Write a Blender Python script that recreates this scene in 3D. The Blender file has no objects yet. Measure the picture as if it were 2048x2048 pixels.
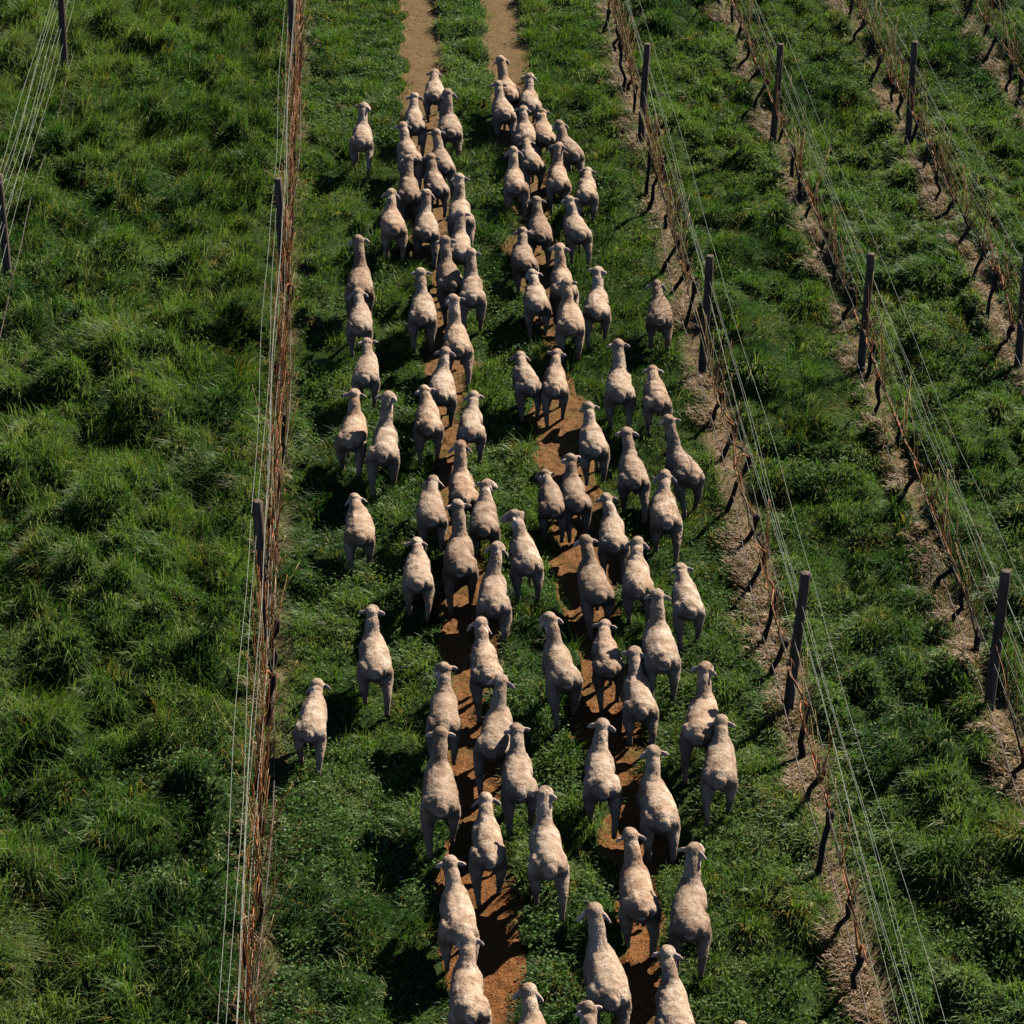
import bpy, math, random
import numpy as np
from mathutils import Vector, Matrix, Quaternion

# ------------------------------------------------------------------ camera, sky, sun, exposure
SC = bpy.context.scene
COL = SC.collection
rad = math.radians
CAM_H, PITCH, FPX = 18.4, rad(27.0), 5837.0
YAW = math.atan(324.0 / FPX * math.cos(PITCH))
cam_d = bpy.data.cameras.new('camera')
cam = bpy.data.objects.new('camera', cam_d)
COL.objects.link(cam)
cam.location = (0, 0, CAM_H)
cam.rotation_euler = (math.pi / 2 - PITCH, 0, -YAW)
cam_d.sensor_width = 36.0
cam_d.lens = 36.0 * FPX / 2048.0
cam_d.clip_start = 0.5
cam_d.clip_end = 3000.0
SC.camera = cam

SUN_EL, SUN_AZ = rad(34.0), rad(45.0)          # azimuth: clockwise from +Y towards +X
world = bpy.data.worlds.new('World')
SC.world = world
world.use_nodes = True
wn = world.node_tree
wn.nodes.clear()
wo = wn.nodes.new('ShaderNodeOutputWorld')
wb = wn.nodes.new('ShaderNodeBackground')
ws = wn.nodes.new('ShaderNodeTexSky')
ws.sky_type = 'NISHITA'
ws.sun_disc = False
ws.sun_elevation = SUN_EL
ws.sun_rotation = SUN_AZ
ws.air_density = 0.45
ws.dust_density = 0.0
ws.ozone_density = 0.0
wb.inputs[1].default_value = 0.05
wn.links.new(ws.outputs[0], wb.inputs[0])
wn.links.new(wb.outputs[0], wo.inputs[0])
sun_d = bpy.data.lights.new('sun', 'SUN')
sun_d.energy = 5.0
sun_d.angle = rad(0.5)
sun_d.color = (1.0, 0.93, 0.82)
sun = bpy.data.objects.new('sun', sun_d)
COL.objects.link(sun)
sdir = Vector((math.sin(SUN_AZ) * math.cos(SUN_EL), math.cos(SUN_AZ) * math.cos(SUN_EL), math.sin(SUN_EL)))
sun.rotation_euler = sdir.to_track_quat('Z', 'Y').to_euler()
sun.location = (10, 30, 40)
SC.view_settings.view_transform = 'Standard'
SC.view_settings.look = 'None'
SC.view_settings.exposure = 1.3
SC.view_settings.gamma = 1.0
SC.render.film_transparent = False
SC.cycles.max_bounces = 4
SC.cycles.diffuse_bounces = 0
SC.cycles.glossy_bounces = 2
SC.cycles.transmission_bounces = 3

rng = np.random.default_rng(7)
random.seed(11)

# ------------------------------------------------------------------ helpers
def _h(a, b, c, s):
    n = (a * 374761393 + b * 668265263 + c * 2147483647 // 7 + s * 974634777) & 0xffffffff
    n = ((n ^ (n >> 13)) * 1274126177) & 0xffffffff
    n = n ^ (n >> 16)
    return (n & 0xffffff) / float(0xffffff)

def vn2(x, y, s=0):
    x = np.asarray(x, float); y = np.asarray(y, float)
    xi = np.floor(x).astype(np.int64); yi = np.floor(y).astype(np.int64)
    u = x - xi; v = y - yi
    u = u * u * (3 - 2 * u); v = v * v * (3 - 2 * v)
    z = np.zeros_like(xi)
    a = _h(xi, yi, z, s); b = _h(xi + 1, yi, z, s); c = _h(xi, yi + 1, z, s); d = _h(xi + 1, yi + 1, z, s)
    return (a * (1 - u) + b * u) * (1 - v) + (c * (1 - u) + d * u) * v

def vn3(x, y, z, s=0):
    xi = np.floor(x).astype(np.int64); yi = np.floor(y).astype(np.int64); zi = np.floor(z).astype(np.int64)
    u = x - xi; v = y - yi; w = z - zi
    u = u * u * (3 - 2 * u); v = v * v * (3 - 2 * v); w = w * w * (3 - 2 * w)
    def L(k):
        a = _h(xi, yi, zi + k, s); b = _h(xi + 1, yi, zi + k, s); c = _h(xi, yi + 1, zi + k, s); d = _h(xi + 1, yi + 1, zi + k, s)
        return (a * (1 - u) + b * u) * (1 - v) + (c * (1 - u) + d * u) * v
    return L(0) * (1 - w) + L(1) * w

def fb2(x, y, s=0, o=3):
    t = 0; a = .5; n = 0
    for i in range(o):
        t = t + a * vn2(x * 2 ** i + 13.7 * i, y * 2 ** i - 7.1 * i, s + i); n += a; a *= .5
    return t / n

def ss(a, b, x):
    t = np.clip((x - a) / (b - a), 0, 1)
    return t * t * (3 - 2 * t)

def np_mesh(name, verts, faces3=None, faces4=None, col=None, smooth=False):
    me = bpy.data.meshes.new(name)
    verts = np.asarray(verts, np.float32)
    parts = []; tot = []
    if faces3 is not None and len(faces3): parts.append(np.asarray(faces3, np.int32).ravel()); tot.append(np.full(len(faces3), 3, np.int32))
    if faces4 is not None and len(faces4): parts.append(np.asarray(faces4, np.int32).ravel()); tot.append(np.full(len(faces4), 4, np.int32))
    loops = np.concatenate(parts); tot = np.concatenate(tot)
    me.vertices.add(len(verts)); me.vertices.foreach_set('co', verts.ravel())
    me.loops.add(len(loops)); me.loops.foreach_set('vertex_index', loops)
    st = np.zeros(len(tot), np.int32); st[1:] = np.cumsum(tot)[:-1]
    me.polygons.add(len(tot)); me.polygons.foreach_set('loop_start', st)
    try: me.polygons.foreach_set('loop_total', tot)
    except Exception: pass
    if smooth: me.polygons.foreach_set('use_smooth', np.ones(len(tot), bool))
    if col is not None:
        at = me.color_attributes.new('col', 'FLOAT_COLOR', 'POINT')
        c = np.ones((len(verts), 4), np.float32); c[:, :col.shape[1]] = col
        at.data.foreach_set('color', c.ravel())
    me.update(calc_edges=True)
    return me

def link(name, me, m=None, parent=None):
    o = bpy.data.objects.new(name, me)
    COL.objects.link(o)
    if m is not None:
        me.materials.clear(); me.materials.append(m)
    if parent: o.parent = parent
    return o

def tag(o, label, cat, group=None, kind=None):
    if label: o['label'] = label
    if cat: o['category'] = cat
    if group: o['group'] = group
    if kind: o['kind'] = kind
    return o

def empty(name, loc):
    o = bpy.data.objects.new(name, None)
    o.empty_display_size = .2
    COL.objects.link(o); o.location = loc
    return o

ORD = ['zeroth', 'first', 'second', 'third', 'fourth', 'fifth', 'sixth', 'seventh', 'eighth', 'ninth', 'tenth', 'eleventh',
       'twelfth', 'thirteenth', 'fourteenth', 'fifteenth', 'sixteenth', 'seventeenth', 'eighteenth', 'nineteenth', 'twentieth',
       'twenty-first', 'twenty-second', 'twenty-third', 'twenty-fourth', 'twenty-fifth', 'twenty-sixth', 'twenty-seventh',
       'twenty-eighth', 'twenty-ninth', 'thirtieth']

# ------------------------------------------------------------------ materials
def mat(name):
    m = bpy.data.materials.new(name); m.use_nodes = True
    nt = m.node_tree; nt.nodes.clear()
    out = nt.nodes.new('ShaderNodeOutputMaterial')
    b = nt.nodes.new('ShaderNodeBsdfPrincipled')
    nt.links.new(b.outputs[0], out.inputs[0])
    return m, nt, b, out

def N(nt, t, **k):
    n = nt.nodes.new(t)
    for a, v in k.items(): setattr(n, a, v)
    return n

def noise(nt, scale, detail=3, rough=.6, vec=None, obj=True):
    n = N(nt, 'ShaderNodeTexNoise')
    n.inputs['Scale'].default_value = scale; n.inputs['Detail'].default_value = detail; n.inputs['Roughness'].default_value = rough
    if vec is None:
        tc = N(nt, 'ShaderNodeTexCoord'); vec = tc.outputs['Object' if obj else 'Generated']
    nt.links.new(vec, n.inputs['Vector'])
    return n

def ramp(nt, fac, stops):
    r = N(nt, 'ShaderNodeValToRGB')
    el = r.color_ramp.elements
    while len(el) < len(stops): el.new(.5)
    for e, (p, c) in zip(el, stops): e.position = p; e.color = (*c, 1)
    nt.links.new(fac, r.inputs[0])
    return r

def mix(nt, a, b, fac, mode='MIX'):
    m = N(nt, 'ShaderNodeMix', data_type='RGBA', blend_type=mode)
    for sock, v in ((m.inputs[0], fac), (m.inputs[6], a), (m.inputs[7], b)):
        if hasattr(v, 'links'): nt.links.new(v, sock)
        elif isinstance(v, (int, float)): sock.default_value = v
        else: sock.default_value = (*v, 1)
    return m.outputs[2]

def bump(nt, b, h, strength, dist):
    bp = N(nt, 'ShaderNodeBump'); bp.inputs['Strength'].default_value = strength; bp.inputs['Distance'].default_value = dist
    nt.links.new(h, bp.inputs['Height']); nt.links.new(bp.outputs[0], b.inputs['Normal'])

def plant_mat(name, rough, trans, spec=.5):
    m, nt, b, out = mat(name)
    a = N(nt, 'ShaderNodeVertexColor', layer_name='col')
    nt.links.new(a.outputs[0], b.inputs['Base Color'])
    b.inputs['Roughness'].default_value = rough
    b.inputs['Specular IOR Level'].default_value = spec
    t = N(nt, 'ShaderNodeBsdfTranslucent')
    tc = mix(nt, a.outputs[0], (.85, 1.0, .40), 1.0, 'MULTIPLY')
    nt.links.new(tc, t.inputs[0])
    mx = N(nt, 'ShaderNodeMixShader'); mx.inputs[0].default_value = trans
    nt.links.new(b.outputs[0], mx.inputs[1]); nt.links.new(t.outputs[0], mx.inputs[2]); nt.links.new(mx.outputs[0], out.inputs[0])
    return m

M_GRASS = plant_mat('grass_blades', .50, .38, .28)
M_LEAF = plant_mat('broad_leaves', .8, .36, .12)
M_DRY = plant_mat('dry_grass', .6, .2, .3)

m, nt, b, out = mat('turf_soil')
n1 = noise(nt, 3.5, 4); n2 = noise(nt, 40, 3)
c = ramp(nt, n1.outputs[0], [(.3, (.010, .024, .005)), (.7, (.028, .046, .010))])
att = N(nt, 'ShaderNodeVertexColor', layer_name='col')
sep = N(nt, 'ShaderNodeSeparateColor'); nt.links.new(att.outputs[0], sep.inputs[0])
dryc = ramp(nt, n2.outputs[0], [(.3, (.075, .047, .024)), (.7, (.185, .130, .078))])
nt.links.new(mix(nt, c.outputs[0], dryc.outputs[0], sep.outputs[0]), b.inputs['Base Color'])
b.inputs['Roughness'].default_value = .95; b.inputs['Specular IOR Level'].default_value = .05
bump(nt, b, n2.outputs[0], .8, .02)
M_GROUND = m

def soil_mat():
    m, nt, b, out = mat('track_soil')
    geo = N(nt, 'ShaderNodeNewGeometry')
    sx = N(nt, 'ShaderNodeSeparateXYZ'); nt.links.new(geo.outputs['Position'], sx.inputs[0])
    mr = N(nt, 'ShaderNodeMapRange'); mr.inputs[1].default_value = 24; mr.inputs[2].default_value = 58
    nt.links.new(sx.outputs['Y'], mr.inputs[0])
    n1 = noise(nt, 2.2, 5, .65); n2 = noise(nt, 38, 4, .7); n3 = noise(nt, 9, 4, .6)
    near = ramp(nt, n2.outputs[0], [(.34, (.070, .024, .009)), (.5, (.21, .083, .027)), (.70, (.31, .145, .055))])
    far = ramp(nt, n2.outputs[0], [(.30, (.095, .058, .024)), (.5, (.165, .105, .050)), (.75, (.23, .155, .080))])
    c = mix(nt, near.outputs[0], far.outputs[0], mr.outputs[0])
    mossf = ramp(nt, n1.outputs[0], [(.52, (0, 0, 0)), (.68, (.75, .75, .75))])
    moss = ramp(nt, n3.outputs[0], [(.3, (.055, .060, .016)), (.7, (.15, .115, .03))])
    c = mix(nt, c, moss.outputs[0], mossf.outputs[0])
    nt.links.new(c, b.inputs['Base Color'])
    b.inputs['Roughness'].default_value = .95; b.inputs['Specular IOR Level'].default_value = .05
    ad = N(nt, 'ShaderNodeMath', operation='ADD'); nt.links.new(n2.outputs[0], ad.inputs[0]); nt.links.new(n3.outputs[0], ad.inputs[1])
    bump(nt, b, ad.outputs[0], 1.0, .05)
    return m
M_SOIL = soil_mat()

def wool_mat():
    m, nt, b, out = mat('fleece')
    oi = N(nt, 'ShaderNodeObjectInfo')
    tc = N(nt, 'ShaderNodeTexCoord')
    va = N(nt, 'ShaderNodeVectorMath', operation='ADD'); nt.links.new(tc.outputs['Object'], va.inputs[0])
    cm = N(nt, 'ShaderNodeCombineXYZ')
    ml = N(nt, 'ShaderNodeMath', operation='MULTIPLY'); ml.inputs[1].default_value = 50; nt.links.new(oi.outputs['Random'], ml.inputs[0])
    nt.links.new(ml.outputs[0], cm.inputs[0]); nt.links.new(cm.outputs[0], va.inputs[1])
    n1 = noise(nt, 5.5, 4, .6, va.outputs[0]); n2 = noise(nt, 26, 4, .7, va.outputs[0]); n3 = noise(nt, 90, 2, .6, va.outputs[0])
    c1 = ramp(nt, n1.outputs[0], [(.32, (.25, .165, .115)), (.5, (.38, .285, .210)), (.66, (.50, .405, .320))])
    c2 = ramp(nt, n2.outputs[0], [(.3, (.76, .71, .66)), (.62, (1, 1, 1))])
    c = mix(nt, c1.outputs[0], c2.outputs[0], .8, 'MULTIPLY')
    # whole-animal variation of the fleece colour
    rr = ramp(nt, oi.outputs['Random'], [(0, (.66, .59, .53)), (.3, (.88, .84, .80)), (.6, (1.05, 1.03, 1.0)), (1, (1.0, .88, .78))])
    c = mix(nt, c, rr.outputs[0], .9, 'MULTIPLY')
    att = N(nt, 'ShaderNodeVertexColor', layer_name='col')
    sep = N(nt, 'ShaderNodeSeparateColor'); nt.links.new(att.outputs[0], sep.inputs[0])
    c = mix(nt, c, (.58, .41, .34), sep.outputs[0])      # bare skin of ears, face, tail
    c = mix(nt, c, (.30, .20, .13), sep.outputs[1])      # soiled lower legs
    c = mix(nt, c, (.03, .022, .018), sep.outputs[2])    # hooves
    nt.links.new(c, b.inputs['Base Color'])
    b.inputs['Roughness'].default_value = .92
    b.inputs['Specular IOR Level'].default_value = .15
    ad = N(nt, 'ShaderNodeMath', operation='MULTIPLY_ADD'); ad.inputs[1].default_value = .45
    nt.links.new(n3.outputs[0], ad.inputs[0]); nt.links.new(n2.outputs[0], ad.inputs[2])
    bump(nt, b, ad.outputs[0], .7, .022)
    return m
M_WOOL = wool_mat()

def simple(name, stops, scale, rough=.8, stretch=None, bs=.5, metal=0, bd=.01):
    m, nt, b, out = mat(name)
    tc = N(nt, 'ShaderNodeTexCoord'); vec = tc.outputs['Object']
    if stretch:
        mp = N(nt, 'ShaderNodeMapping'); mp.inputs['Scale'].default_value = stretch
        nt.links.new(vec, mp.inputs[0]); vec = mp.outputs[0]
    n = noise(nt, scale, 4, .65, vec)
    c = ramp(nt, n.outputs[0], stops)
    nt.links.new(c.outputs[0], b.inputs['Base Color'])
    b.inputs['Specular IOR Level'].default_value = .12
    b.inputs['Roughness'].default_value = rough; b.inputs['Metallic'].default_value = metal
    bump(nt, b, n.outputs[0], bs, bd)
    return m
M_POST = simple('weathered_wood', [(.3, (.040, .026, .019)), (.55, (.10, .072, .055)), (.75, (.19, .15, .12))], 14, .85, (1, 1, .08))
M_BARK = simple('vine_bark', [(.3, (.014, .010, .009)), (.7, (.060, .040, .032))], 45, .9, (1, 1, .25))
M_CANE = simple('vine_cane', [(.28, (.085, .020, .008)), (.5, (.22, .072, .020)), (.72, (.42, .21, .085))], 7, .55, None, .2)
M_CANE2 = simple('old_cane', [(.28, (.11, .055, .016)), (.5, (.26, .17, .06)), (.72, (.42, .33, .16))], 7, .6, None, .2)
M_WIRE = simple('galvanised_wire', [(.3, (.13, .14, .11)), (.7, (.27, .28, .22))], 9, .5, None, 0, .0)
M_DRIP = simple('drip_tube', [(.3, (.04, .028, .024)), (.7, (.12, .09, .075))], 5, .5, None, 0)

# ------------------------------------------------------------------ layout (metres; rows run along +Y)
ROWS = {'R1': 4.86, 'R2': 7.32, 'R3': 9.78, 'R4': 12.22, 'L1': -1.50, 'L2': -6.02}
Y0, Y1 = 18.0, 66.0
TRACKS = [(1.00, .37), (2.68, .36)]

def track_mask(x, y):
    t = 0
    for cx, hw in TRACKS:
        far = ss(44, 54, y); w = hw - .07 + .10 * far + (.34 - .22 * far) * (vn2(y * .9, x * 0 + cx, 5) - .5) + (.34 - .12 * far) * (vn2(y * 2.6, x * 3, 6) - .5)
        cc = cx + (.12 - .08 * far) * (vn2(y * .25, x * 0 + cx * 3, 9) - .5)
        t = np.maximum(t, 1 - ss(w - .07, w + .07, np.abs(x - cc)))
    return t

def veg_mask(x, y):      # where feet and wheels keep the plants down: softer edged than the soil itself
    t = 0
    for cx, hw in TRACKS:
        far = ss(44, 54, y); w = hw - .07 + .10 * far + (.34 - .22 * far) * (vn2(y * .9, x * 0 + cx, 5) - .5) + (.34 - .12 * far) * (vn2(y * 2.6, x * 3, 6) - .5)
        cc = cx + (.12 - .08 * far) * (vn2(y * .25, x * 0 + cx * 3, 9) - .5)
        t = np.maximum(t, 1 - ss(w - .20, w + .10, np.abs(x - cc)))
    return t

def dry_mask(x, y):
    t = 0
    for k, cx in ROWS.items():
        if k == 'L2': w, o = .12, 0
        elif k == 'L1': w, o = .10, .1
        else: w, o = .15, .12
        w = w + .30 * (vn2(y * .9, x * 0 + cx, 15) - .5)
        t = np.maximum(t, (1 - ss(w - .08, w + .14, np.abs(x - cx - o))) * (.0 if k == 'L2' else .5 if k == 'L1' else 1))
    return t

def lush(x):        # how tall the sward is: tall left block, short in the lane, middling between the right rows
    return .48 + .52 * (1 - ss(-2.0, -.9, x)) + .10 * ss(4.2, 5.6, x)

def domes(x, y, cx, cy, s):
    # overlapping rounded tussocks on a jittered grid
    x = np.asarray(x, float) / cx; y = np.asarray(y, float) / cy
    xi = np.floor(x).astype(np.int64); yi = np.floor(y).astype(np.int64); z = np.zeros_like(xi)
    best = np.zeros(x.shape)
    for i in (-1, 0, 1):
        for j in (-1, 0, 1):
            px = xi + i + .15 + .7 * _h(xi + i, yi + j, z, s); py = yi + j + .15 + .7 * _h(xi + i, yi + j, z, s + 1)
            r = .55 + .35 * _h(xi + i, yi + j, z, s + 2); hh = .25 + .75 * _h(xi + i, yi + j, z, s + 3)
            d2 = ((x - px) ** 2 + (y - py) ** 2) / r ** 2
            best = np.maximum(best, hh * np.clip(1 - d2 ** 1.5, 0, 1) ** .6)
    return best

def hgt(x, y):
    L_ = 1 - ss(-2.1, -1.3, x); Rr = ss(4.9, 5.7, x)
    wx = x + .25 * (vn2(x * 1.3, y * 1.3, 101) - .5); wy = y + .25 * (vn2(x * 1.3, y * 1.3, 102) - .5)
    d = domes(wx, wy, .62, .80, 201); d2 = domes(wx + 3, wy, .34, .40, 211)
    big = fb2(x * .55 + 3, y * .45, 8, 2) - .5
    a = .20 + .52 * L_ + .26 * Rr + .06 * (1 - ss(-.9, .3, x)) * (1 - L_)
    h = a * (d * (.7 + 1.1 * big) + .35 * d2 - .30) + a * .5 * big
    return h * (1 - .88 * track_mask(x, y)) * (1 - .5 * np.clip(dry_mask(x, y), 0, 1)) - .04 * track_mask(x, y)

def hp(x, y): return float(hgt(np.array([x], float), np.array([y], float))[0])

# ------------------------------------------------------------------ ground
gx = np.arange(-16, 21.01, .07); gy = np.arange(Y0 - 4, Y1 + 4.01, .08)
X, Y = np.meshgrid(gx, gy)
Z = hgt(X, Y)
Zf = Z + .010 * (vn2(X * 9, Y * 9, 31) - .5)
nx, ny = len(gx), len(gy)
idx = np.arange(nx * ny).reshape(ny, nx)
f4 = np.stack([idx[:-1, :-1], idx[:-1, 1:], idx[1:, 1:], idx[1:, :-1]], -1).reshape(-1, 4)
vv = np.stack([X, Y, Zf], -1).reshape(-1, 3)
cc = np.zeros((len(vv), 3)); cc[:, 0] = np.clip(dry_mask(X, Y), 0, 1).ravel()
# far skirt: the field goes on to the horizon
R = 1500.0
x0, x1, y0, y1 = gx[0], gx[-1], gy[0], gy[-1]
base = len(vv)
sk = np.array([[-R, -R, -.05], [R, -R, -.05], [R, R, -.05], [-R, R, -.05], [x0, y0, -.05], [x1, y0, -.05], [x1, y1, -.05], [x0, y1, -.05]])
vv = np.vstack([vv, sk]); cc = np.vstack([cc, np.zeros((8, 3))])
f4 = np.vstack([f4, base + np.array([[0, 1, 5, 4], [1, 2, 6, 5], [2, 3, 7, 6], [3, 0, 4, 7]])])
g = link('ground', np_mesh('ground', vv, None, f4, cc, True), M_GROUND)
tag(g, 'green turf floor of the vineyard between the vine rows', 'ground', None, 'structure')

for cx, hw in TRACKS:
    tx = np.arange(cx - .62, cx + .621, .03); ty = np.arange(Y0 - 2, Y1 + 3, .035)
    TX, TY = np.meshgrid(tx, ty)
    tm = track_mask(TX, TY)
    clod = (.10 - .075 * ss(34, 52, TY)) * np.maximum(fb2(TX * 10 + 1.5 * vn2(TX * 5, TY * 5, 47), TY * 8 + 1.5 * vn2(TX * 5, TY * 5, 48), 41, 4) - .42, -.03) + .02 * (fb2(TX * 3.5, TY * 3, 44, 2) - .5)
    TZ = hgt(TX, TY) + .022 + clod * tm - .045 * (1 - ss(.15, .45, tm))
    i2 = np.arange(TX.size).reshape(TX.shape)
    q = np.stack([i2[:-1, :-1], i2[:-1, 1:], i2[1:, 1:], i2[1:, :-1]], -1).reshape(-1, 4)
    t = link('dirt_track', np_mesh('dirt_track', np.stack([TX, TY, TZ], -1).reshape(-1, 3), None, q, None, True), M_SOIL)
    tag(t, 'bare reddish wheel track on the %s, worn into the grass lane' % ('left' if cx < 2 else 'right'), 'dirt track', None, 'structure')

# ------------------------------------------------------------------ grass
def in_view(n, my=1.0):
    """random points in the trapezoid the camera sees, with a margin of two to three metres; denser towards the camera"""
    y = 20.5 + (64.5 - 20.5) * rng.random(n * 2) ** 1.12
    u = rng.random(n * 2)
    xl = -4.0 - (y - 24.5) * .107 - 2.3; xr = 6.5 + (y - 24.5) * .208 + 2.3
    # uniform in area: accept by width
    keep = rng.random(n * 2) < (xr - xl) / 26.0
    x = xl + (xr - xl) * u
    return x[keep][:n], y[keep][:n]

PAL = np.array([[.024, .070, .013], [.070, .138, .022], [.118, .180, .032], [.145, .205, .070], [.050, .105, .030], [.20, .145, .028], [.24, .25, .12]])

def blades(x, y, z0, az, L, w, lean, col, tipup=0.25):
    n = len(x)
    dx, dy = np.cos(az), np.sin(az)
    px, py = -dy, dx
    # first half leans a little, second half bends over
    r1 = .45 * L * np.sin(lean * .6); h1 = .45 * L * np.cos(lean * .6)
    r2 = r1 + .55 * L * np.sin(np.minimum(lean * 1.5, 2.2)); h2 = h1 + .55 * L * np.cos(np.minimum(lean * 1.5, 2.2))
    # twist the blade's width so faces differ in facing
    tw = rng.normal(0, .6, n)
    wx = px * np.cos(tw) + dx * np.sin(tw); wy = py * np.cos(tw) + dy * np.sin(tw)
    v = np.empty((n, 5, 3), np.float32)
    v[:, 0] = np.stack([x - wx * w, y - wy * w, z0], 1)
    v[:, 1] = np.stack([x + wx * w, y + wy * w, z0], 1)
    v[:, 2] = np.stack([x + dx * r1 + wx * w * .85, y + dy * r1 + wy * w * .85, z0 + h1], 1)
    v[:, 3] = np.stack([x + dx * r1 - wx * w * .85, y + dy * r1 - wy * w * .85, z0 + h1], 1)
    v[:, 4] = np.stack([x + dx * r2, y + dy * r2, z0 + h2], 1)
    i = np.arange(n, dtype=np.int64)[:, None] * 5
    q = i + np.array([0, 1, 2, 3]); t = i + np.array([3, 2, 4])
    c = np.repeat(col[:, None, :], 5, 1)
    return v.reshape(-1, 3), t, q, c.reshape(-1, 3)

def flow(x, y):     # combing direction of the sward
    a = fb2(x * .22, y * .18, 51, 2) * 3.2 + fb2(x * .8, y * .7, 55, 2) * 2.0
    return a + 2.4

def merge(P):
    V, T, Q, Cc = [], [], [], []; o = 0
    for v, t, q, c in P:
        V.append(v); T.append(t + o); Q.append(q + o); Cc.append(c); o += len(v)
    return np.vstack(V), np.vstack(T), np.vstack(Q), np.vstack(Cc)

def colour(tx, ty, n, seed, pale=0.0):
    a = fb2(tx * .5, ty * .4, seed, 2); b = fb2(tx * 1.7, ty * 1.4, seed + 9, 2)
    k = np.clip(a * 3.4 - .6 + (b - .5) * 2.2 + rng.normal(0, .35, n), 0, 2.999)
    i = k.astype(int); f = (k - i)[:, None]
    c = PAL[i] * (1 - f) + PAL[np.minimum(i + 1, 3)] * f
    r = rng.random(n)
    yb = r < .02 + .08 * ss(.55, .7, vn2(tx * .9, ty * .8, seed + 3))
    c[yb] = PAL[5] * (.7 + .6 * rng.random((yb.sum(), 1)))
    pb = (r > .93)
    c[pb] = PAL[6]
    return c * (.75 + .5 * rng.random((n, 1)))

def make_grass(nt_, per, name):
    tx, ty = in_view(nt_)
    tm = veg_mask(tx, ty) * (.84 + .16 * ss(.4, .6, vn2(tx * 2, ty * 1.5, 17))); dm = dry_mask(tx, ty)
    keep = (rng.random(len(tx)) > tm * .985) & (rng.random(len(tx)) > dm * .62)
    tx, ty = tx[keep], ty[keep]
    th_ = (.075 + .20 * lush(tx)) * (.55 + .9 * fb2(tx * 1.3, ty * 1.0, 61, 2)) * (.8 + .4 * rng.random(len(tx)))
    th_ *= (1 - .6 * veg_mask(tx, ty)) * (1 - .55 * np.clip(dry_mask(tx, ty), 0, 1))
    lane = ss(-1.2, -.5, tx) * (1 - ss(4.0, 4.6, tx))
    faz = flow(tx, ty) + rng.normal(0, .35, len(tx))
    relief = domes(tx + .25 * (vn2(tx * 1.3, ty * 1.3, 101) - .5), ty + .25 * (vn2(tx * 1.3, ty * 1.3, 102) - .5), .62, .80, 201)
    th_ = th_ * (.55 + .75 * relief)
    sp = .05 + .42 * th_
    n = len(tx) * per
    k = np.repeat(np.arange(len(tx)), per)
    ox = rng.normal(0, 1, n) * sp[k] * .62; oy = rng.normal(0, 1, n) * sp[k] * .62
    x = tx[k] + ox; y = ty[k] + oy
    rr = np.hypot(ox, oy) / sp[k]
    raz = np.arctan2(oy, ox)
    comb = .55 + .35 * (1 - lane[k])
    e_ = .06
    gxx = (hgt(tx + e_, ty) - hgt(tx - e_, ty)) / (2 * e_); gyy = (hgt(tx, ty + e_) - hgt(tx, ty - e_)) / (2 * e_)
    vx = -.55 * np.clip(gxx, -1.0, 1.0)[k] + np.cos(faz[k]) * comb + np.cos(raz) * np.minimum(rr, 1.2) * .8 + rng.normal(0, .20, n)
    vy = -.55 * np.clip(gyy, -1.0, 1.0)[k] + np.sin(faz[k]) * comb + np.sin(raz) * np.minimum(rr, 1.2) * .8 + rng.normal(0, .20, n)
    az = np.arctan2(vy, vx)
    lean = np.clip(.32 + .50 * np.hypot(vx, vy) + rng.normal(0, .15, n), .05, 1.25)
    L = th_[k] * (1.15 - .30 * np.minimum(rr, 1.5)) * (.7 + .6 * rng.random(n)) * 1.15
    w = .0036 + .0036 * rng.random(n)
    w *= .9 + .35 * ss(30, 60, y)
    tm2 = veg_mask(x, y)
    ok = (rng.random(n) > tm2 * .93)
    x, y, az, L, w, lean, k = x[ok], y[ok], az[ok], L[ok], w[ok], lean[ok], k[ok]
    z = hgt(x, y) - .02
    col = colour(tx, ty, len(tx), 71)[k] * (.85 + .3 * rng.random((len(x), 1)))
    return blades(x, y, z, az, L, w, lean, col.astype(np.float32))

def make_long(nt_, per):
    # long combed hanks lying over the tussocks of the left block, a few between the right rows
    tx, ty = in_view(nt_)
    p = (1 - ss(-2.2, -1.8, tx)) * (.35 + .9 * ss(.42, .6, fb2(tx * .35, ty * .28, 131, 2))) + .16 * ss(5.2, 5.8, tx)
    ok = (rng.random(len(tx)) < p) & (dry_mask(tx, ty) < .2)
    tx, ty = tx[ok], ty[ok]
    faz = flow(tx, ty) + rng.normal(0, .25, len(tx)) + .3 * rng.choice([-1, 1], len(tx))
    k = np.repeat(np.arange(len(tx)), per); n = len(k)
    x = tx[k] + rng.normal(0, .09, n); y = ty[k] + rng.normal(0, .09, n)
    az = faz[k] + rng.normal(0, .22, n)
    L = (.30 + .28 * rng.random(n)) * np.where(x > 0, .6, 1)
    lean = np.clip(.62 + rng.normal(0, .16, n), .2, 1.1)
    w = .0034 + .003 * rng.random(n)
    z = hgt(x, y)
    c = colour(tx, ty, len(tx), 141)[k]
    pale = (rng.random(n) < .22 + .45 * ss(-4.5, -6.5, x))[:, None]  # silvery highlights painted in as pale blades, thickest towards the far left
    c = np.where(pale, np.array([.20, .225, .12]), c) * (.8 + .4 * rng.random((n, 1)))
    return blades(x, y, z, az, L, w, lean, c.astype(np.float32))

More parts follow.
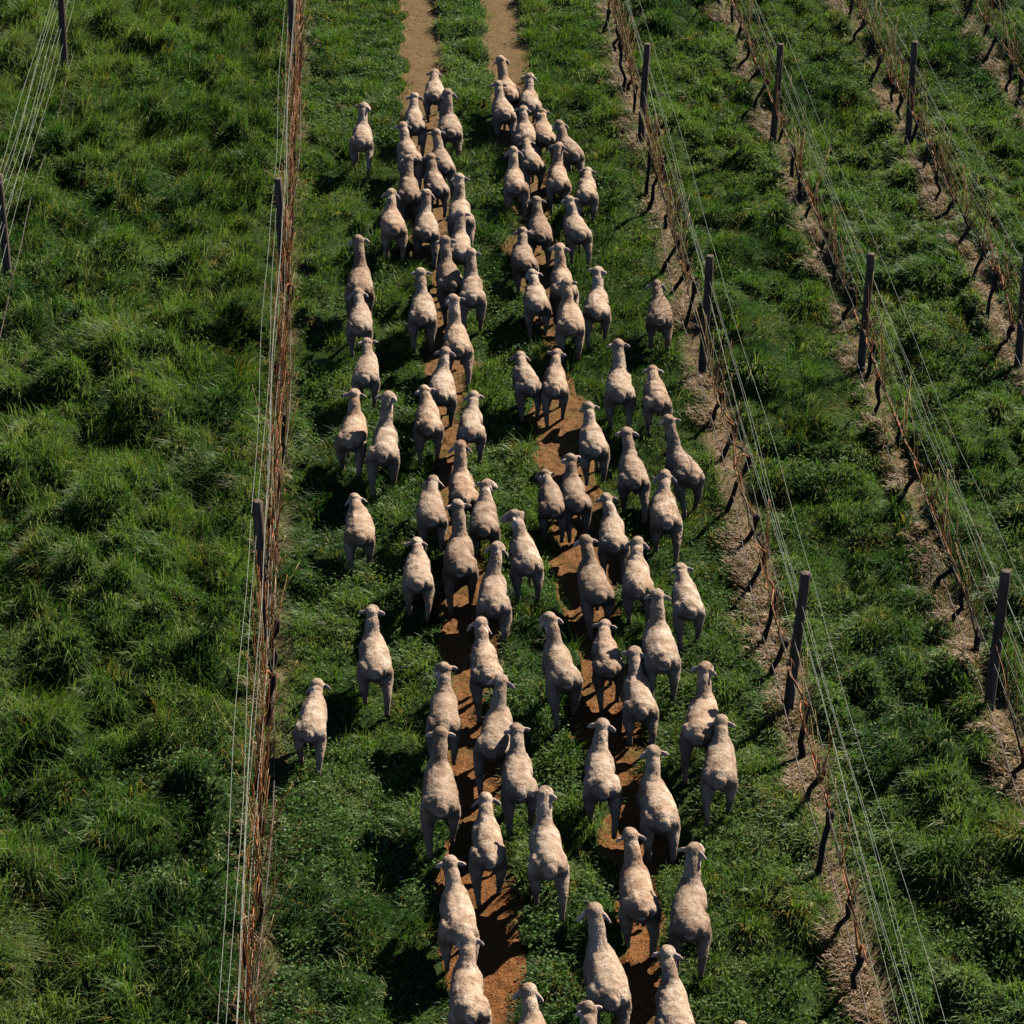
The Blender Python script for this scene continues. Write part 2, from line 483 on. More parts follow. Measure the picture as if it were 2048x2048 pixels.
def make_fill(n):
    # short under-sward everywhere, so no bare floor shows between the tussocks
    x, y = in_view(n)
    ok = (rng.random(len(x)) > veg_mask(x, y) * .97) & (rng.random(len(x)) > dry_mask(x, y) * .55)
    x, y = x[ok], y[ok]; n = len(x)
    az = flow(x, y) + rng.normal(0, .9, n)
    c = colour(x, y, n, 71) * .95
    return blades(x, y, hgt(x, y) - .01, az, .045 + .065 * rng.random(n), .005 + .004 * rng.random(n), np.clip(rng.normal(.75, .25, n), .1, 1.3), c.astype(np.float32))

V, T, Q, Cg = merge([make_grass(34000, 18, 'a'), make_grass(9000, 12, 'b'), make_long(9000, 22), make_fill(260000)])
gr = link('grass', np_mesh('grass', V, T, Q, Cg), M_GRASS)
tag(gr, 'thick tussocky green grass swept in every direction over the vineyard floor', 'grass', None, 'stuff')

# low broad-leaved weeds: clover and the like, in mats
def make_leaves(n):
    x, y = in_view(n)
    m_ = fb2(x * .8, y * .65, 81, 3)
    centre = np.exp(-((x - 1.85) / .42) ** 2)
    p = np.clip(ss(.48, .60, m_) * .6 + centre * .9 * ss(.30, .5, fb2(x * 1.6, y * 1.2, 87, 2)) + .04, 0, 1) * (1 - .97 * veg_mask(x, y)) * (1 - .8 * dry_mask(x, y))
    ok = rng.random(len(x)) < p
    x, y = x[ok], y[ok]; n = len(x)
    lu = lush(x)
    mound = fb2(x * 3.2, y * 2.6, 85, 2)
    z = hgt(x, y) + (.02 + .13 * rng.random(n) ** .8 * (.45 + lu * .8)) * (.35 + 1.3 * mound) * (1 - .5 * veg_mask(x, y))
    s = (.011 + .012 * rng.random(n)) * (1 + .25 * ss(30, 60, y))
    az = rng.random(n) * 6.283
    tilt = rng.normal(0, .42, n); ti2 = rng.normal(0, .38, n)
    ux = np.stack([np.cos(az) * np.cos(tilt), np.sin(az) * np.cos(tilt), np.sin(tilt)], 1)
    vx = np.stack([-np.sin(az) * np.cos(ti2), np.cos(az) * np.cos(ti2), np.sin(ti2)], 1)
    c0 = np.stack([x, y, z], 1)
    a = s[:, None] * 1.25; b_ = s[:, None] * .85
    v = np.stack([c0 - ux * a, c0 - ux * a * .1 - vx * b_, c0 + ux * a + vx * b_ * .1, c0 - ux * a * .05 + vx * b_], 1)
    q = np.arange(n)[:, None] * 4 + np.arange(4)
    k = rng.random(n)
    c = np.where((k < .55)[:, None], np.array([.060, .130, .034]), np.array([.110, .165, .050]))
    c = np.where((k > .98)[:, None], np.array([.12, .17, .065]), c)
    c = np.where((k > .9995)[:, None], np.array([.34, .36, .30]), c)
    c = c * (.7 + .6 * rng.random((n, 1)))
    return v.reshape(-1, 3), None, q, np.repeat(c[:, None], 4, 1).reshape(-1, 3)
v, _, q, c = make_leaves(420000)
lv = link('clover', np_mesh('clover', v, None, q, c), M_LEAF)
tag(lv, 'low mats of clover and broad leaved weeds among the grass, thickest between the wheel tracks', 'clover', None, 'stuff')

# dry straw under the vines, blown over to the left of each row
def make_dry():
    P = []
    for kx in ('R1', 'R2', 'R3', 'R4', 'L1'):
        cx = ROWS[kx]
        nT = 1500 if kx != 'L1' else 260
        ty = Y0 + 2 + (Y1 - Y0 - 3) * rng.random(nT)
        clump = ss(.46, .66, vn2(ty * 1.15, ty * 0 + cx, 91))
        ok = rng.random(nT) < .38 + .62 * clump
        ty = ty[ok]; cl = clump[ok]; tx = cx - .03 + rng.normal(0, .095, len(ty))
        per = 20; n = len(ty) * per; k = np.repeat(np.arange(len(ty)), per)
        x = tx[k] + rng.normal(0, .055, n); y = ty[k] + rng.normal(0, .07, n)
        az = math.pi + .25 + rng.normal(0, .55, n)
        L = (.08 + .12 * rng.random(n)) * (.55 + .7 * cl[k])
        lean = np.clip(.85 + rng.normal(0, .25, n), .2, 1.4)
        w = .004 + .004 * rng.random(n)
        z = hgt(x, y) - .01 + .05 * cl[k] * rng.random(n)
        kk = rng.random(n)
        c = np.where((kk < .5)[:, None], np.array([.22, .135, .072]), np.array([.33, .24, .145]))
        c = np.where((kk > .74)[:, None], np.array([.21, .105, .042]), c) * (.7 + .5 * rng.random((n, 1)))
        P.append(blades(x, y, z, az, L, w, lean, c.astype(np.float32)))
    return merge(P)
V, T, Q, Cg = make_dry()
dg = link('dry_grass', np_mesh('dry_grass', V, T, Q, Cg), M_DRY)
tag(dg, 'pale straw coloured dry grass lying over along the foot of each vine row', 'dry grass', None, 'stuff')

# ------------------------------------------------------------------ tubes
def tube(path, r, seg=8, r2=None, cap=True):
    """closed tube along path; r = radius across (x-ish), r2 = radius the other way"""
    path = [Vector(p) for p in path]; n = len(path)
    if r2 is None: r2 = r
    V = []; prev = None
    for i, p in enumerate(path):
        t = (path[min(i + 1, n - 1)] - path[max(i - 1, 0)])
        if t.length < 1e-6: t = Vector((0, 0, 1))
        t.normalize()
        if prev is None:
            a = Vector((1, 0, 0)) if abs(t.x) < .8 else Vector((0, 1, 0))
            a = (a - t * a.dot(t)).normalized()
        else:
            a = (prev - t * prev.dot(t)).normalized()
        prev = a; b_ = t.cross(a)
        for k in range(seg):
            th = 2 * math.pi * k / seg
            V.append(p + a * (math.cos(th) * r[i]) + b_ * (math.sin(th) * r2[i]))
    F = []
    for i in range(n - 1):
        for k in range(seg):
            k2 = (k + 1) % seg
            F.append((i * seg + k, i * seg + k2, (i + 1) * seg + k2, (i + 1) * seg + k))
    if cap:
        F.append(tuple(reversed(range(seg)))); F.append(tuple(range((n - 1) * seg, n * seg)))
    return [tuple(v) for v in V], F

class MB:
    def __init__(s): s.v = []; s.f = []
    def add(s, vf):
        o = len(s.v); s.v += vf[0]; s.f += [tuple(i + o for i in f) for f in vf[1]]
    def mesh(s, name, smooth=True):
        me = bpy.data.meshes.new(name); me.from_pydata(s.v, [], s.f)
        if smooth: me.polygons.foreach_set('use_smooth', [True] * len(me.polygons))
        me.update(); return me
    def build(s, name, m, parent=None, smooth=True): return link(name, s.mesh(name, smooth), m, parent)

def dome(path, r, seg=10, r2=None):
    """tube with rounded ends"""
    P = [Vector(p) for p in path]; r = list(r); r2 = list(r2) if r2 else list(r)
    d0 = (P[0] - P[1]).normalized(); d1 = (P[-1] - P[-2]).normalized()
    P = [P[0] + d0 * r[0] * .8, P[0] + d0 * r[0] * .55] + P + [P[-1] + d1 * r[-1] * .55, P[-1] + d1 * r[-1] * .8]
    R1 = [r[0] * .25, r[0] * .75] + r + [r[-1] * .75, r[-1] * .25]
    R2 = [r2[0] * .25, r2[0] * .75] + r2 + [r2[-1] * .75, r2[-1] * .25]
    return tube(P, R1, seg, R2)

# ------------------------------------------------------------------ posts
def post(x, y, h, lean, r, label, group):
    mb = MB(); n = 9; seg = 18
    zs = [-.35] + [h * i / (n - 1) for i in range(n)]
    ph = random.random() * 9
    path = [(x_ := (lean[0] * z / h + .006 * math.sin(z * 2.3 + ph)), lean[1] * z / h + .005 * math.sin(z * 3.1 + ph), z) for z in zs]
    rr = [r * (1.06 - .10 * max(z, 0) / h + .03 * math.sin(z * 5 + ph)) for z in zs]
    path += [(path[-1][0], path[-1][1], h + .004)]; rr += [rr[-1] * .90]
    vs, fs = tube(path, rr, seg)
    # uneven, split round section
    out = []
    for i, v in enumerate(vs):
        k = i % seg; p = path[i // seg]
        s = 1 + .035 * math.sin(k * 2.1 + ph) + .03 * math.sin(k * 5.3 + p[2] * 1.3)
        out.append((p[0] + (v[0] - p[0]) * s, p[1] + (v[1] - p[1]) * s, v[2] + (.006 * math.sin(k * 1.7 + ph) if i // seg >= len(path) - 2 else 0)))
    mb.add((out, fs))
    o = mb.build('vineyard_post', M_POST, None, True)
    o.location = (x, y, hp(x, y) * .3)
    return tag(o, label, 'post', group)

PD = {'R1': 'first vine row right of the sheep', 'R2': 'second vine row right of the sheep', 'R3': 'third vine row right of the sheep',
      'R4': 'fourth vine row, far right corner', 'L1': 'vine row just left of the sheep', 'L2': 'bare wire row at far left'}
posts = {'R1': [(4.86, 30.35, .13, .0), (4.90, 40.42, .06, .0), (4.85, 50.55, .10, .0)],
         'R2': [(7.30, 30.22, .06, .0), (7.33, 40.38, .05, .0), (7.28, 50.45, .07, .0)],
         'R3': [(9.80, 40.6, .0, .0), (9.78, 50.45, .0, .0)],
         'R4': [(12.22, 60.4, .0, .0)],
         'L1': [(-1.53, 32.55, -.03, 0), (-1.53, 43.90, -.02, 0), (-1.53, 54.05, -.02, 0)],
         'L2': [(-6.03, 44.45, -.0, 0), (-6.00, 54.8, .05, 0)]}
names3 = {1: ['only'], 2: ['nearest', 'farthest'], 3: ['nearest', 'middle', 'farthest']}
for k, L in posts.items():
    for i, (x, y, lx, ly) in enumerate(L):
        post(x, y, 2.0, (lx, ly), .062 if k[0] == 'R' else .066, '%s grey wooden post in the %s' % (names3[len(L)][i], PD[k]), 'wooden posts holding the trellis wires')

# ------------------------------------------------------------------ trellis wires and drip lines
WR = [(.85, -.07, 'lowest wire'), (1.16, -.03, 'second lowest wire'), (1.24, .07, 'third lowest wire'), (1.40, .03, 'middle wire'),
      (1.52, .08, 'third highest wire'), (1.62, .02, 'second highest wire'), (1.90, .14, 'topmost wire')]
WL = [(.85, .06, 'lowest wire'), (1.18, .05, 'lower right wire'), (1.22, -.02, 'lower left wire'), (1.50, .0, 'middle wire'), (1.62, -.09, 'upper wire'), (1.86, -.15, 'topmost left wire'), (1.9, .03, 'topmost right wire')]
def wire_path(row, z, dx, amp):
    x0_ = ROWS[row]; pts = []
    yy = Y0 - 1.0; pp = [p[1] for p in posts[row]]; ref = pp[0]; ph = random.random() * 10
    lean = .1 if row in ('R1', 'R2') else 0
    while yy < Y1 + 2:
        u = ((yy - ref) / 10.15) % 1.0
        sag = -.05 * 4 * u * (1 - u) * (1 if z > .5 else 1.6)
        lat = amp * math.sin(yy * .55 + ph) * 4 * u * (1 - u)
        pts.append((x0_ + dx + lean * z / 2 + lat, yy, z + sag + .3 * amp * math.sin(yy * 1.3 + ph)))
        yy += .85
    return pts
for k in ROWS:
    for z, dx, nm in (WR if k[0] == 'R' else WL):
        if k == 'L2': dx *= .5
        mb = MB(); p = wire_path(k, z, dx, .035)
        mb.add(tube(p, [.0026 if k[0] == 'R' else .0030] * len(p), 5))
        o = mb.build('trellis_wire', M_WIRE)
        tag(o, 'thin shiny steel wire, %s of the %s' % (nm, PD[k]), 'wire', 'steel trellis wires of the vine rows')
    mb = MB(); p = wire_path(k, .34, -.10 if k[0] == 'R' else .10, .07)
    mb.add(tube(p, [.0075] * len(p), 6))
    o = mb.build('drip_line', M_DRIP)
    tag(o, 'dark irrigation tube hung low along the %s' % PD[k], 'irrigation tube', 'irrigation tubes along the vine rows')

# ------------------------------------------------------------------ grapevines
VINES = {"R1":[[4.77,24.69,0.1,0.41],[4.81,25.77,0.11,0.56],[4.75,26.97,0.13,0.71],[4.83,28.4,0.16,0.49],[4.93,29.51,0.04,0.66],[4.79,31.28,0.17,0.48],[4.76,32.03,0.13,0.84],[4.77,33.5,0.24,0.56],[4.87,34.92,0.16,0.45],[4.76,35.9,0.3,0.81],[4.83,37.4,0.22,0.55],[4.88,38.68,0.13,0.5],[4.8,42.16,0.16,0.81],[4.82,43.84,0.22,0.49],[4.69,44.58,0.29,0.54],[4.89,46.48,0.12,0.4],[4.73,47.47,0.21,0.83],[4.75,48.17,0.06,0.85],[4.89,52.13,0.02,0.66],[4.91,53.81,0.06,0.48],[4.82,53.88,-0.08,0.97],[4.88,56.36,0.04,0.53],[4.74,57.51,0.1,0.44]],"R2":[[7.25,28.65,0.14,0.42],[7.3,31.27,0.06,0.49],[7.29,32.48,0.13,0.5],[7.22,33.42,0.22,0.47],[7.29,34.77,0.15,0.44],[7.18,35.89,0.24,0.64],[7.4,37.66,0.07,0.44],[7.23,38.56,0.07,0.65],[7.36,40.13,0.08,0.63],[7.36,42.4,0.14,0.52],[7.41,43.78,0.0,0.38],[7.34,44.95,0.1,0.55],[7.32,46.6,0.18,0.49],[7.32,47.48,0.03,0.48],[7.42,48.92,0.03,0.57],[7.32,50.23,0.17,0.57],[7.14,52.22,0.23,0.74],[7.2,53.85,0.27,0.4],[7.18,54.91,0.25,0.57],[7.26,56.21,0.14,0.49],[7.39,57.78,0.02,0.58],[7.24,58.89,-0.01,0.56]],"R3":[[9.64,41.14,0.13,0.46],[9.59,42.09,0.1,1.0],[9.69,43.73,0.2,0.64],[9.72,45.22,0.17,0.49],[9.64,46.53,0.26,0.45],[9.74,47.44,0.03,0.5],[9.71,48.76,0.14,0.63],[9.82,50.4,0.11,0.55],[9.74,51.55,0.08,0.58],[9.77,52.69,0.1,0.4],[9.62,53.73,0.2,0.7],[9.76,55.13,0.11,0.56],[9.61,56.19,0.23,0.62],[9.72,57.4,0.07,0.69]],"R4":[[12.19,52.48,0.07,0.59],[12.18,53.3,0.04,0.63],[12.09,54.95,0.21,0.61],[12.11,56.13,0.24,0.48],[12.08,57.35,0.18,0.69]]}
y = 23.4; VINES['L1'] = []
while y < 62.5:
    VINES['L1'].append([round(-1.46 + random.uniform(-.04, .04), 2), round(y, 2), random.uniform(-.05, .12), random.uniform(.55, .85)]); y += random.uniform(1.3, 1.55)

def cane_mesh(row, h0, dens, xoff, yoff, hz):
    """one shoot rising from the cordon and arching between the wires"""
    n = 7; L = random.uniform(.45, 1.15) * (1 if row != 'L1' else 1.1)
    px, py, pz = xoff, yoff, hz
    dirx = random.gauss(.02, .10); diry = random.gauss(0, .35); dz = 1.0
    P = [(px, py, pz)]
    bend = random.gauss(0, .16)
    for i in range(n):
        dirx += random.gauss(.0, .07) + .01; diry += random.gauss(0, .10) + bend
        dz -= random.uniform(0, .10)
        l = math.sqrt(dirx ** 2 + diry ** 2 + dz ** 2); s = L / n / l
        px += dirx * s; py += diry * s; pz += dz * s
        P.append((px * .9 + xoff * .1 if row == 'L1' else px, py, pz))
    r0 = random.uniform(.0050, .0085)
    return tube(P, [r0 * (1 - .55 * i / n) for i in range(n + 1)], 5)

def vine(row, x, y, dx, hz, ncanes, label, group):
    root = empty('grapevine', (x, y, 0))
    tag(root, label, 'grapevine', group)
    rx = ROWS[row] - .05 - x + (.0 if row[0] == 'R' else .1)     # cordon wire, relative to the vine
    hz = max(.42, min(.92, hz))
    # trunk: crooked, thick, ends in a knobbly head
    mb = MB(); dy = random.uniform(-.10, .16); k1 = random.gauss(0, .03); k2 = random.gauss(0, .035)
    P = [(-.01, 0, -.12), (0, 0, .03), (dx * .15 + k1, dy * .2, hz * .28), (dx * .45 + k2, dy * .5, hz * .55), (dx * .8 + k1 * .4, dy * .85, hz * .82), (dx, dy, hz), (dx + .01, dy + .01, hz + .05)]
    R = [.046, .042, .034, .031, .036, .052, .030]
    R = [r * random.uniform(.88, 1.14) for r in R]
    mb.add(tube(P, R, 9))
    mb.build('trunk', M_BARK, root)
    # arms: two gnarled cordons that climb to the fruiting wire and follow it
    for s in (-1, 1):
        mb = MB(); l = random.uniform(.35, .62)
        Q_ = [(dx, dy, hz), (dx * .6 + rx * .4, dy + s * .08, hz + .10), (rx * .9 + .02, dy + s * .22, (hz + .90) / 2 + .08), (rx, dy + s * .4, .84), (rx, dy + s * (.4 + l), .86)]
        mb.add(tube(Q_, [.020, .016, .012, .010, .006], 7))
        mb.build('cordon', M_BARK if random.random() < .5 else M_CANE, root)
    for i in range(ncanes):
        mb = MB(); t = random.uniform(-.72, .72)
        mb.add(cane_mesh(row, hz, 1, rx + random.gauss(0, .05 if row == 'L1' else .015), dy + t, .84 + random.uniform(-.04, .03)))
        mb.build('cane', M_CANE if random.random() < (.7 if row == 'L1' else .45) else M_CANE2, root)
    return root

for row, L in VINES.items():
    L.sort(key=lambda a: a[1])
    for i, (x, y, dx, hz) in enumerate(L):
        if row == 'L1': nc = 24
        elif row == 'R1': nc = int(6 + 17 * ss(38, 50, np.array(y)))
        elif row == 'R2': nc = 10
        elif row == 'R3': nc = 15
        else: nc = 15
        n_f = len(L) - i
        w = '%s from the camera end' % ORD[i + 1] if i < len(L) / 2 else '%s from the far end' % ORD[n_f]
        vine(row, x, y, dx, hz, nc, 'leafless vine %s of the %s' % (w, PD[row]), 'leafless grapevines in the trellis rows')

# ------------------------------------------------------------------ sheep
SHEEP = [[1.13,52.51,-0.7,0.96,0.75,1.07],[2.48,52.35,5.7,1.02,0.98,1.07],[2.9,51.82,0.0,0.98,0.86,1.07],[2.36,51.3,5.8,1.0,0.87,1.07],[0.72,50.79,1.0,1.0,0.83,1.07],[1.35,50.41,1.4,1.04,0.99,1.07],[3.06,50.06,1.4,0.96,0.78,1.07],[2.71,50.01,0.8,0.98,0.85,1.06],[-0.24,49.65,-2.0,1.0,0.93,1.06],[0.58,49.04,6.9,1.0,0.85,1.07],[2.74,48.7,7.1,0.94,0.67,1.06],[3.4,48.66,11.2,1.0,0.84,1.07],[1.16,48.62,5.6,1.0,0.9,1.07],[3.15,47.61,-0.6,1.0,0.94,1.07],[1.02,47.58,5.7,0.98,0.84,1.07],[2.4,47.47,2.0,1.02,0.92,1.08],[0.56,47.26,0.9,1.02,0.89,1.06],[3.62,47.18,-5.6,0.96,0.71,1.07],[1.41,46.03,0.6,1.04,0.96,1.08],[0.81,45.49,-0.1,1.02,0.91,1.07],[2.69,45.34,-0.4,0.98,0.87,1.07],[0.26,45.29,3.9,1.0,0.87,1.07],[3.31,45.23,6.1,0.98,0.86,1.07],[1.34,44.15,-0.4,1.02,0.9,1.07],[2.38,44.12,2.3,0.96,0.82,1.07],[1.13,43.13,5.9,1.06,0.93,1.07],[-0.29,42.89,-1.4,1.06,1.01,1.07],[2.92,42.83,1.9,1.04,0.91,1.07],[1.47,42.5,-1.4,1.02,0.95,1.07],[2.48,42.39,1.0,0.96,0.77,1.07],[0.67,41.86,-0.7,1.04,0.92,1.07],[3.4,41.84,-5.8,1.0,0.89,1.07],[4.35,41.69,-3.5,0.96,0.81,1.07],[-0.3,41.45,-1.2,0.94,0.8,1.07],[2.92,41.28,-0.5,1.02,0.91,1.07],[1.17,40.7,1.7,1.06,0.96,1.07],[-0.2,39.62,-3.7,0.94,0.78,1.07],[2.15,39.36,6.9,0.94,0.71,1.07],[2.58,39.28,-3.5,0.94,0.79,1.07],[0.9,39.1,-1.7,1.0,0.87,1.07],[3.5,38.83,-3.7,1.04,0.93,1.07],[3.99,38.38,0.2,0.96,0.71,1.07],[0.67,37.95,0.2,0.98,0.76,1.07],[1.29,37.82,-3.0,0.94,0.78,1.07],[-0.42,37.62,-5.1,1.0,0.88,1.07],[2.98,37.19,2.3,0.98,0.83,1.06],[0.03,37.01,-3.9,1.06,0.99,1.07],[4.16,36.19,12.9,1.0,1.09,1.11],[3.45,36.11,0.7,1.0,0.88,1.07],[1.09,35.7,3.1,1.02,0.93,1.07],[2.61,35.52,3.3,0.96,0.84,1.07],[2.28,35.4,2.4,0.9,0.62,1.07],[0.65,35.0,0.1,0.94,0.72,1.07],[3.8,34.96,-2.2,0.98,0.82,1.06],[1.35,34.71,-3.2,0.96,0.8,1.07],[-0.34,34.71,3.0,0.94,0.7,1.07],[3.04,34.33,-1.4,0.96,0.82,1.08],[0.99,33.66,-1.4,1.06,0.97,1.06],[1.82,33.57,4.2,1.0,0.84,1.07],[0.43,33.17,-1.2,0.92,0.72,1.07],[3.25,32.98,-1.9,0.96,0.8,1.07],[2.69,32.92,5.1,1.0,0.88,1.08],[1.38,32.65,-1.9,1.02,0.92,1.08],[3.81,32.29,0.9,0.94,0.66,1.06],[-0.16,31.07,2.7,1.0,0.88,1.07],[2.7,31.06,2.5,0.94,0.69,1.06],[1.2,30.87,2.9,0.96,0.83,1.08],[3.33,30.81,-0.2,1.04,0.93,1.07],[2.09,30.51,6.7,1.02,0.89,1.07],[3.0,30.04,1.1,0.98,0.85,1.07],[0.66,29.78,-2.6,0.98,0.84,1.06],[-0.9,29.71,-5.7,0.92,0.73,1.07],[1.25,29.26,-8.1,1.02,0.92,1.08],[3.66,29.19,-10.5,1.02,0.91,1.07],[1.48,28.3,-0.5,0.98,0.84,1.07],[3.78,28.28,-7.9,0.96,0.8,1.07],[2.41,28.22,-0.3,1.0,0.85,1.07],[0.56,27.86,0.5,1.04,0.91,1.08],[2.99,27.64,4.1,1.02,0.88,1.07],[1.06,26.99,0.4,0.96,0.78,1.07],[1.69,26.56,1.3,1.02,0.9,1.07],[2.63,25.94,0.8,1.02,0.88,1.08],[0.68,25.63,2.2,0.98,0.85,1.07],[3.15,25.46,-6.6,1.02,0.91,1.07],[2.14,24.28,4.3,1.04,0.95,1.08],[0.75,24.19,1.4,0.98,0.83,1.07],[2.81,23.85,-1.4,0.98,0.87,1.07],[1.35,23.27,-2.6,0.96,0.82,1.06],[1.9,22.89,-2.1,0.94,0.8,1.07],[3.35,22.49,-5.2,0.94,0.77,1.07]]
def sheep_mesh(zh, rnd, lean_x=0.0, fat=1.0):
    """one continuous animal: overlapping closed volumes fused by a voxel remesh. +Y is forward, origin on the ground below the belly."""
    mb = MB()
    bend = rnd.uniform(-.03, .03)
    up = .035
    Yb = [-.45, -.40, -.31, -.20, -.05, .10, .24, .37, .46]
    Zc = [.545, .535, .515, .500, .490, .490, .500, .520, .545]
    Rx = [.090, .145, .182, .203, .205, .192, .172, .155, .122]
    Rz = [.085, .125, .150, .170, .180, .175, .165, .145, .110]
    f_ = fat * rnd.uniform(.80, 1.02)
    mb.add(dome([(bend * math.cos(y * 3), y, z) for y, z in zip(Yb, Zc)], [r * f_ for r in Rx], 20, Rz))
    # spine ridge, haunches and shoulders
    mb.add(dome([(0, -.40, .565), (0, -.25, .590), (0, 0, .588), (0, .22, .595), (0, .32, .61)], [.10, .125, .125, .105, .08], 14, [.075, .078, .075, .072, .07]))
    for s in (-1, 1):
        mb.add(dome([(s * .085, -.385, .535), (s * .110, -.28, .515), (s * .105, -.12, .48)], [.080, .100, .100], 12))
        mb.add(dome([(s * .055, .34, .575), (s * .075, .24, .54), (s * .08, .08, .50)], [.070, .09, .09], 12))
    # neck and head
    tx = lean_x
    yaw = rnd.gauss(0, .28) + tx
    hx = math.sin(tx) * .22 + rnd.uniform(-.02, .02); hy = .600
    mb.add(dome([(0, .28, .56), (hx * .2, .38, .585 + (zh - .6) * .2), (hx * .55, .47, .62 + (zh - .64) * .6), (hx * .9, .545, zh - .045)], [.112, .096, .084, .080], 14, [.12, .104, .092, .084]))
    c, s_ = math.cos(yaw), math.sin(yaw)
    def hd(x, y, z): return (hx + x * c + y * s_, hy - x * s_ + y * c, zh + z)
    mb.add(dome([hd(0, -.035, .004), hd(0, .03, .008), hd(0, .10, -.035), hd(0, .17, -.085), hd(0, .205, -.11)], [.080, .089, .066, .048, .040], 14, [.080, .084, .068, .052, .043]))
    droop = rnd.choice((0, 0, .01, .03, .06)) + rnd.uniform(-.01, .01); back = rnd.uniform(-.05, .01)
    for s in (-1, 1):
        dz = droop + rnd.uniform(-.01, .01)
        pts = [hd(s * .055, .005, .010), hd(s * .090, -.002 + back * .4, .012 - dz * .3), hd(s * .128, -.008 + back * .8, .004 - dz * .8), hd(s * .160, -.010 + back, -.008 - dz * 1.3)]
        mb.add(dome(pts, [.016, .016, .016, .013], 8, [.022, .034, .037, .024]))
    # legs: (side, hip_y, phase)
    ph = rnd.uniform(0, 2 * math.pi)
    legs = []
    for s, front, off in ((-1, 0, 0), (1, 0, math.pi), (-1, 1, math.pi * .5), (1, 1, math.pi * 1.5)):
        a = math.sin(ph + off); lift = max(0, math.cos(ph + off))
        if front:
            fy = .27 + .15 * a
            P = [(s * .095, .25, .47), (s * .105, .26, .36), (s * .098, .27 + .075 * a + .03 * lift, .25 + .02 * lift), (s * .092, fy, .09 + .06 * lift), (s * .090, fy + .01, .03 + .06 * lift)]
            R = [.080, .060, .038, .028, .032]
        else:
            fy = -.37 + .16 * a
            P = [(s * .125, -.28, .47), (s * .140, -.265 + .03 * a, .36), (s * .138, -.36 + .09 * a, .25 + .02 * lift), (s * .125, fy + .015 - .03 * lift, .09 + .05 * lift), (s * .122, fy + .03, .03 + .045 * lift)]
            R = [.100, .088, .052, .034, .034]
        mb.add(dome(P, R, 10)); legs.append(P)
    mb.add(dome([(0, -.45, .60), (0, -.495, .565), (0, -.500, .505)], [.028, .022, .014], 8))
    me = mb.mesh('tmp')
    o = bpy.data.objects.new('tmp', me); COL.objects.link(o)
    r = o.modifiers.new('r', 'REMESH'); r.mode = 'VOXEL'; r.voxel_size = .0145
    sm = o.modifiers.new('s', 'SMOOTH'); sm.iterations = 5; sm.factor = .5
    dg_ = bpy.context.evaluated_depsgraph_get()
    out = bpy.data.meshes.new_from_object(o.evaluated_get(dg_))
    bpy.data.objects.remove(o); bpy.data.meshes.remove(me)
    n = len(out.vertices); co = np.empty(n * 3, np.float32); out.vertices.foreach_get('co', co); co = co.reshape(-1, 3)
    no = np.empty(n * 3, np.float32); out.vertices.foreach_get('normal', no); no = no.reshape(-1, 3)
    sd = int(rnd.random() * 1000)
    x, y, z = co.T
    lump = vn3(x * 11, y * 9, z * 11, sd) - .5
    fine = vn3(x * 34, y * 26, z * 34, sd + 3) - .5
    ridge = 1 - np.abs(vn3(x * 9 + 4, y * 5, z * 9, sd + 5) * 2 - 1)
    bodyw = ss(.16, .34, z) * (1 - .75 * ss(.56, .66, y))
    d = (lump * .008 + fine * .008 + (ridge - .5) * .010) * (.25 + .75 * bodyw)
    co = co + no * d[:, None]
    co[:, 2] += .08 * np.clip(z / .44, 0, 1)          # long clean legs
    out.vertices.foreach_set('co', co.astype(np.float32).ravel())
    # bare parts, soiled legs, hooves
    lx = (x - hx) * c - (y - hy) * s_; ly = (x - hx) * s_ + (y - hy) * c
    ear = ss(.086, .105, np.abs(lx)) * (np.abs(ly) < .12) * (z > zh - .14) * (y > .40)
    face = ss(.07, .13, ly) * (z > .4) * (y > .5)
    tail = ss(.488, .50, -y) * (z > .47) * (z < .53)
    col = np.zeros((n, 3), np.float32)
    col[:, 0] = np.clip(ear + face * .85 + tail * .9, 0, 1)
    col[:, 1] = (1 - ss(.10, .24, z)) * .7
    col[:, 2] = (1 - ss(.035, .05, z))
    at = out.color_attributes.new('col', 'FLOAT_COLOR', 'POINT')
    cc_ = np.ones((n, 4), np.float32); cc_[:, :3] = col
    at.data.foreach_set('color', cc_.ravel())
    # short locks of wool standing off the skin, so the outline is soft
    w_ = (col.sum(1) < .1) & (z > .22)
    src = np.flatnonzero(w_); r_ = np.random.default_rng(sd)
    pk = r_.choice(src, 2600)
    a_ = r_.normal(size=(len(pk), 3)); nn = no[pk]; a_ -= nn * (a_ * nn).sum(1)[:, None]; a_ /= np.linalg.norm(a_, axis=1)[:, None] + 1e-6
    b_ = np.cross(nn, a_); p0 = co[pk] + nn * .0012; sz = (.004 + .004 * r_.random(len(pk)))[:, None]
    tip = p0 + nn * (.0015 + .0025 * r_.random(len(pk)))[:, None] + b_ * (np.sign(-b_[:, 1]) * (.008 + .008 * r_.random(len(pk))))[:, None] + np.array([0, -.004, -.002])
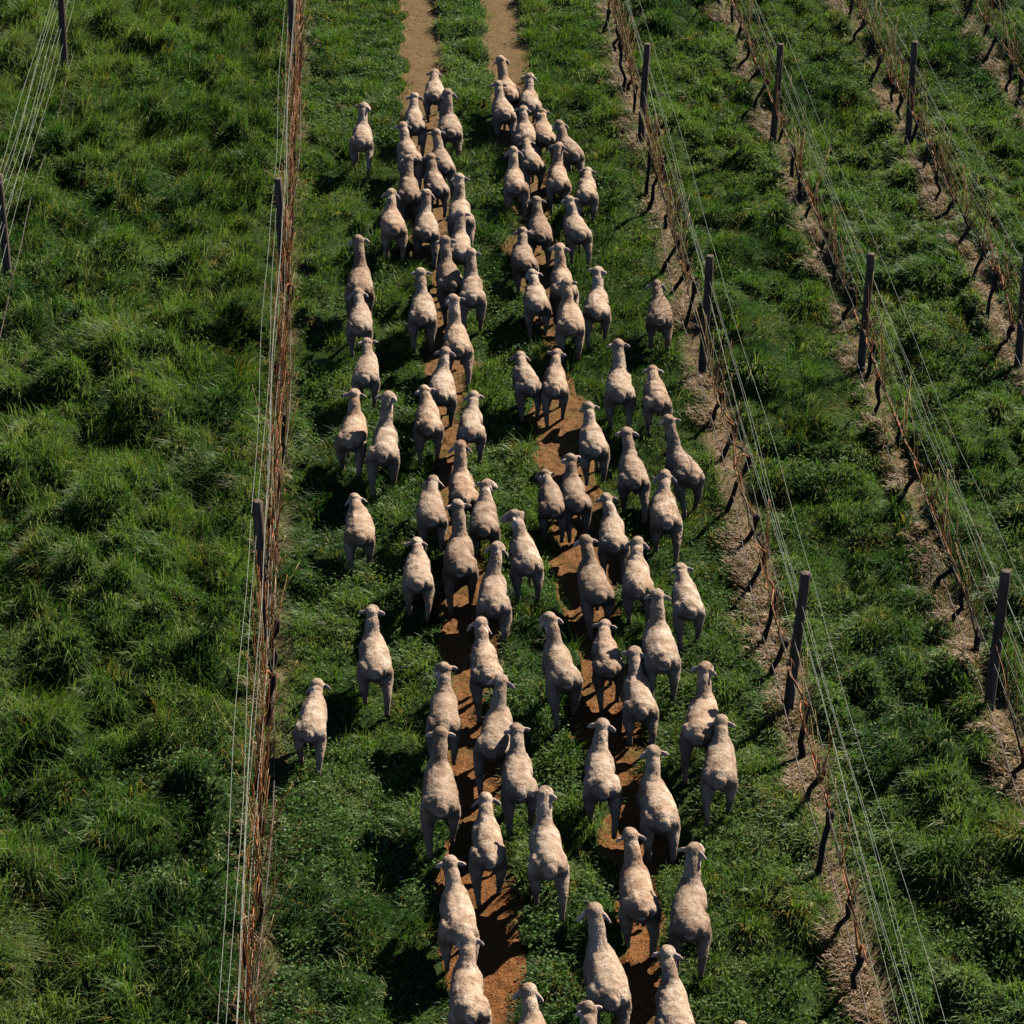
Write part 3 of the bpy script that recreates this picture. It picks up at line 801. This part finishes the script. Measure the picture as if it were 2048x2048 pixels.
    nf = len(out.polygons); lt = np.empty(nf, np.int32); out.polygons.foreach_get('loop_total', lt)
    nl = int(lt.sum()); lv_ = np.empty(nl, np.int32); out.loops.foreach_get('vertex_index', lv_)
    q4 = lv_.reshape(-1, 4) if (lt == 4).all() else None
    if q4 is not None:
        tri = n + np.arange(len(pk) * 3).reshape(-1, 3)
        lock = np.stack([p0 - a_ * sz, p0 + a_ * sz, tip], 1).reshape(-1, 3)
        c2 = np.vstack([col, np.zeros((len(lock), 3), np.float32)])
        new = np_mesh('sheep', np.vstack([co, lock]), tri, q4, c2, True)
        bpy.data.meshes.remove(out)
        return new
    out.polygons.foreach_set('use_smooth', [True] * len(out.polygons))
    out.update(); out.name = 'sheep'
    return out

ZONES = [(-9, -.05, 'out on the grass left of both tracks'), (-.05, .30, 'on the left edge of the left track'), (.30, 1.56, 'along the left wheel track'), (1.56, 2.20, 'on the grass between the tracks'),
         (2.20, 3.12, 'along the right wheel track'), (3.12, 3.60, 'on the right edge of the right track'), (3.60, 9, 'nearest the vines on the right')]
zone = {}
for i, s in enumerate(SHEEP):
    for j, (a, b_, t) in enumerate(ZONES):
        if a <= s[0] < b_: zone.setdefault(j, []).append(i)
lab = {}
for j, L in zone.items():
    L.sort(key=lambda i: -SHEEP[i][1])
    for q_, i in enumerate(L):
        nf, nb = q_ + 1, len(L) - q_
        if len(L) == 1: w = 'the only one there'
        elif nf <= nb: w = '%s from the front' % ORD[nf] if nf > 1 else 'the foremost there'
        else: w = '%s from the rear' % ORD[nb] if nb > 1 else 'the rearmost there'
        lab[i] = 'sheep walking away %s, %s' % (ZONES[j][2], w)
for i, (x, y, yaw, k, zh, hh) in enumerate(SHEEP):
    rnd = random.Random(100 + i)
    me = sheep_mesh(max(.64, min(.96, zh - .07)), rnd, rnd.gauss(0, .10))
    o = link('sheep', me, M_WOOL)
    o.location = (x, y, hp(x, y) - .01); o.rotation_euler = (0, 0, rad(yaw)); o.scale = (k, k, k)
    tag(o, lab[i], 'sheep', 'flock of sheep walking up the vineyard lane')
